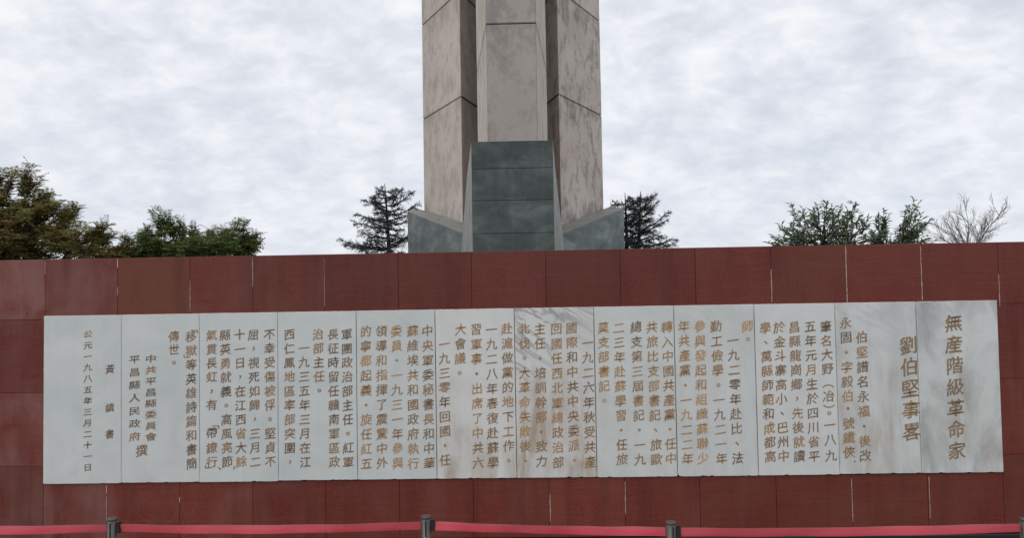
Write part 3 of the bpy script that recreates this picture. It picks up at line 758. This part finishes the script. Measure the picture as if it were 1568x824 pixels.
def cedar(name, label, D, trunk_px, top_px, branches, z_lo=1.6, rnd_seed=1, lean_tops=()):
    random.seed(rnd_seed)
    base = P(trunk_px, 390, D); base.z = 0; t = empty(name, base, label, "cedar tree")
    V, Fc, Cs, TV, TF = [], [], [], [], []
    tops = [P(*top_px, D)] + [P(x, y, D) for x, y in lean_tops]
    cols = [(.075, .095, .105), (.095, .12, .125), (.06, .078, .085), (.12, .14, .13)]
    def needles(a, b, n):
        for i in range(n):
            p = a.lerp(b, random.random()); d = ((b-a).normalized()*.4+rv()).normalized()
            add_leaf(V, Fc, Cs, p, d, rv(), random.uniform(.035, .075), .009, shade(random.choice(cols)))
    def branch(s, e, r):
        L_ = (e-s).length; pts = [s.lerp(e, k/6)+Vector((0, 0, -.10*L_*math.sin(k/6*math.pi)*.5)) for k in range(7)]
        for k in range(1, 6): pts[k] += rv()*.03*L_
        tube(TV, TF, pts, [r*(1-.85*k/6) for k in range(7)], 5)
        nb = int(7+L_*13)
        for i in range(nb):
            f = .12+.88*(i+random.random())/nb; k = min(5, int(f*6)); p = pts[k].lerp(pts[k+1], f*6-k)
            dr = (e-s).normalized(); sd = dr.cross(Vector((0, 0, 1))).normalized()*random.choice((-1, 1))
            ln = (.16+.30*(1-f)*min(1, L_))*random.uniform(.7, 1.4)
            q = p+(dr*.75+sd*random.uniform(.3, 1)+Vector((0, 0, random.uniform(-.55, .28)))).normalized()*ln
            tube(TV, TF, [p, p.lerp(q, .5)+Vector((0, 0, .01)), q], [.008, .006, .003], 3)
            for _ in range(2):
                a = p.lerp(q, random.uniform(.2, .8)); b = a+((q-p).normalized()*.6+rv()*.7).normalized()*ln*.45
                tube(TV, TF, [a, b], [.005, .002], 3); needles(a, b, 9)
            needles(p, q, 15)
        needles(pts[5], e, 14)
    for ti, tp in enumerate(tops):
        bb = base if ti == 0 else base+Vector((tp.x-base.x, 0, 0))*.8
        tube(TV, TF, [bb, bb.lerp(tp, .5), bb.lerp(tp, .8)+Vector((.02, 0, 0)), tp], [.14, .085, .04, .008], 8)
        n = 72 if ti == 0 else 40
        for i in range(n):
            f = i/n; z = z_lo+(tp.z-.15-z_lo)*min(1, max(0, f+random.uniform(-.02, .02))); s = bb.lerp(tp, (z-bb.z)/(tp.z-bb.z))
            ang = i*2.399+random.uniform(-.3, .3); rad = (1-f)**.8*(.75+.5*abs(mnoise.noise(Vector((i*.37, rnd_seed, 0)))))
            ln = (.20+1.12*rad)*random.uniform(.45, 1.1)*(1 if ti == 0 else .8)
            e = s+Vector((math.cos(ang)*ln, math.sin(ang)*ln, ln*random.uniform(-.05, .50)))
            branch(s, e, .022)
    for (x0, y0, x1, y1) in branches:
        branch(P(x0, y0, D), P(x1, y1, D-.2), .03)
    tr = link("trunk", mesh_from(TV, TF), BARK, t); tr.location = -t.location
    crown_obj(V, Fc, Cs, t, NEEDLE)
cedar("cedar_tree", "dark cedar with tiered branches left of the monument base", 22.0, 604, (589, 281),
    [(602, 384, 520, 366), (602, 378, 530, 376), (600, 350, 543, 340), (602, 340, 546, 328), (600, 325, 560, 307), (603, 330, 637, 314), (602, 316, 630, 294), (601, 312, 611, 290), (603, 366, 553, 355), (604, 372, 640, 352), (590, 384, 535, 372), (590, 318, 572, 305),(604, 345, 638, 330)], 1.7, 3)
cedar("cedar_tree", "dark cedar with drooping branch tips right of the monument base", 22.0, 962, (981, 293),
    [(965, 362, 1023, 325), (965, 350, 1005, 310), (965, 378, 1034, 366), (968, 372, 1014, 361), (965, 340, 1000, 300), (960, 350, 942, 309), (968, 382, 1030, 374), (965, 366, 1018, 338)], 1.7, 5, [(957, 295)])

# bare tree
random.seed(21)
bt = empty("bare_tree", (P(1480, 390, 17).x, 17, 0), "leafless thin tree above the far right of the wall", "tree")
TV, TF = [], []
def grow(p, d, r, ln, depth):
    if depth == 0 or r < .0016: return
    pts = [p]; dd = d.copy()
    for k in range(3):
        dd = (dd+rv()*.16+Vector((0, 0, .05))).normalized(); pts.append(pts[-1]+dd*ln/3)
    tube(TV, TF, pts, [r, r*.88, r*.76, r*.62], 5)
    for k in (1, 2, 3):
        for _ in range(2 if k == 3 else 1):
            nd = (dd+rv()*.85).normalized(); grow(pts[k], nd, r*.55 if k < 3 else r*.64, ln*random.uniform(.55, .8), depth-1)
b0 = Vector(bt.location); fk = P(1484, 392, 17)
tube(TV, TF, [b0, b0.lerp(fk, .5)+Vector((.05, 0, 0)), fk], [.09, .075, .06], 8)
for (x, y) in ((1534, 322), (1518, 345), (1480, 322), (1452, 352), (1508, 350), (1440, 364), (1468, 350)):
    e = P(x, y, 17+random.uniform(-.4, .4)); d = e-fk; L_ = d.length; d.normalize()
    pts = [fk+d*L_*k/5+rv()*.03*(1 if k else 0) for k in range(6)]
    tube(TV, TF, pts, [.020, .015, .012, .009, .006, .003], 6)
    for k in range(1, 6):
        for _ in range(2): grow(pts[k]-d*random.random()*.1, (d+rv()*.9).normalized(), .0062, .24, 3)
tr = link("trunk", mesh_from(TV, TF), BARK2, bt); tr.location = -bt.location

# ------------------------------------------------------------------ belt stanchions
def lathe(prof, n=40):
    V, Fc = [], []
    for (r, z) in prof:
        for k in range(n):
            t = 2*math.pi*k/n; V.append((r*math.cos(t), r*math.sin(t), z))
    for i in range(len(prof)-1):
        for k in range(n):
            q = (k+1) % n; Fc.append((i*n+k, i*n+q, (i+1)*n+q, (i+1)*n+k))
    Fc.append(tuple(range(n))[::-1]); Fc.append(tuple((len(prof)-1)*n+k for k in range(n)))
    me = mesh_from(V, Fc, smooth=True)
    return me
HT = .915
me_pole = lathe([(.0315, .02), (.0315, HT-.012)]); me_cap = lathe([(.0300, HT-.0118), (.0325, HT-.010), (.0342, HT-.004), (.0342, HT), (.0325, HT+.003), (.026, HT+.006), (.010, HT+.0085), (.002, HT+.009)])
me_base = lathe([(.17, .0045), (.172, .010), (.165, .018), (.10, .028), (.045, .034), (.034, .05)])
for m_ in (me_pole, me_cap):
    m_.materials.append(STEEL)
me_base.materials.append(STEEL)
me_slot = bm_mesh(box_bm(-.0052, .0052, -.0335, -.028, HT-.120, HT-.022, .0015)); me_slot.materials.append(BLACK)
me_clip = bm_mesh(box_bm(.029, .0575, -.012, .012, HT-.092, HT-.020, .003, 2)); me_clip.materials.append(BLACK)
posts = [(171.5, 793.5, 5.22), (652, 788, 5.19), (1027, 793.5, 5.00), (1570, 785, 4.99)]
plabs = ["steel stanchion in front of the tablet's left end, belt on both sides", "steel stanchion standing below the carved writing, left of the middle",
         "steel stanchion standing right of the middle of the wall", "steel stanchion cut off by the right edge of the picture"]
pp = [P(x, y, d) for x, y, d in posts]
pp = [Vector((pp[0].x-1.95, 5.26, 0))] + [Vector((p.x, p.y, 0)) for p in pp] + [Vector((pp[3].x+1.9, 5.02, 0))]
labs = ["steel stanchion beyond the left edge holding the first red belt"] + plabs + [None]
GR = "belt stanchions in front of the red wall"
def belt(p, q, parent, sag, zoff0, zoff1):
    n = 40; V = []; Fc = []; A = []
    a = p+Vector((.056, 0, 0)); b = q-Vector((.034, 0, 0)); hw = .0262
    for i in range(n+1):
        t = i/n; c = a.lerp(b, t); z = HT-.057+zoff0*(1-t)+zoff1*t-sag*4*t*(1-t)+.0012*math.sin(t*23)
        tw = .006*math.sin(t*7+sag*300)+.002*math.sin(t*31); th = .0011
        # a belt that hangs free leans a little and is pinched at its ends
        for (s, y, av) in ((-1, -th, 0), (1, -th, 1), (1, th, 1), (-1, th, 0)):
            V.append((c.x, c.y+y+tw*s, z+s*hw)); A.append(av)
    for i in range(n):
        k = i*4
        for j in range(4): Fc.append((k+j, k+(j+1) % 4, k+4+(j+1) % 4, k+4+j))
    # split the front into bands so that its edges can show paler
    me = mesh_from(V, Fc); at = me.attributes.new('across', 'FLOAT', 'POINT'); at.data.foreach_set('value', A)
    o = link("belt", me, BELT, parent); o.location = -parent.location; return o
rots = (0, .0, -.04, .18, 0)
for i in range(5):
    t = empty("belt_stanchion", pp[i], labs[i], "stanchion", GR)
    link("pole", me_pole, None, t); link("cap", me_cap, None, t); link("foot", me_base, None, t)
    for k, a in enumerate((0, math.pi)):
        o = link("slot", me_slot, None, t); o.rotation_euler.z = a+rots[i]+(.10 if k == 0 else 0)
    link("belt_clip", me_clip, None, t)
    if i < 4 or True: belt(pp[i], pp[i+1], t, (.012, .016, .006, .010, .01)[i], (-.004, -.004, -.004, -.004, 0)[i], (-.004, .000, .0, .004, 0)[i])
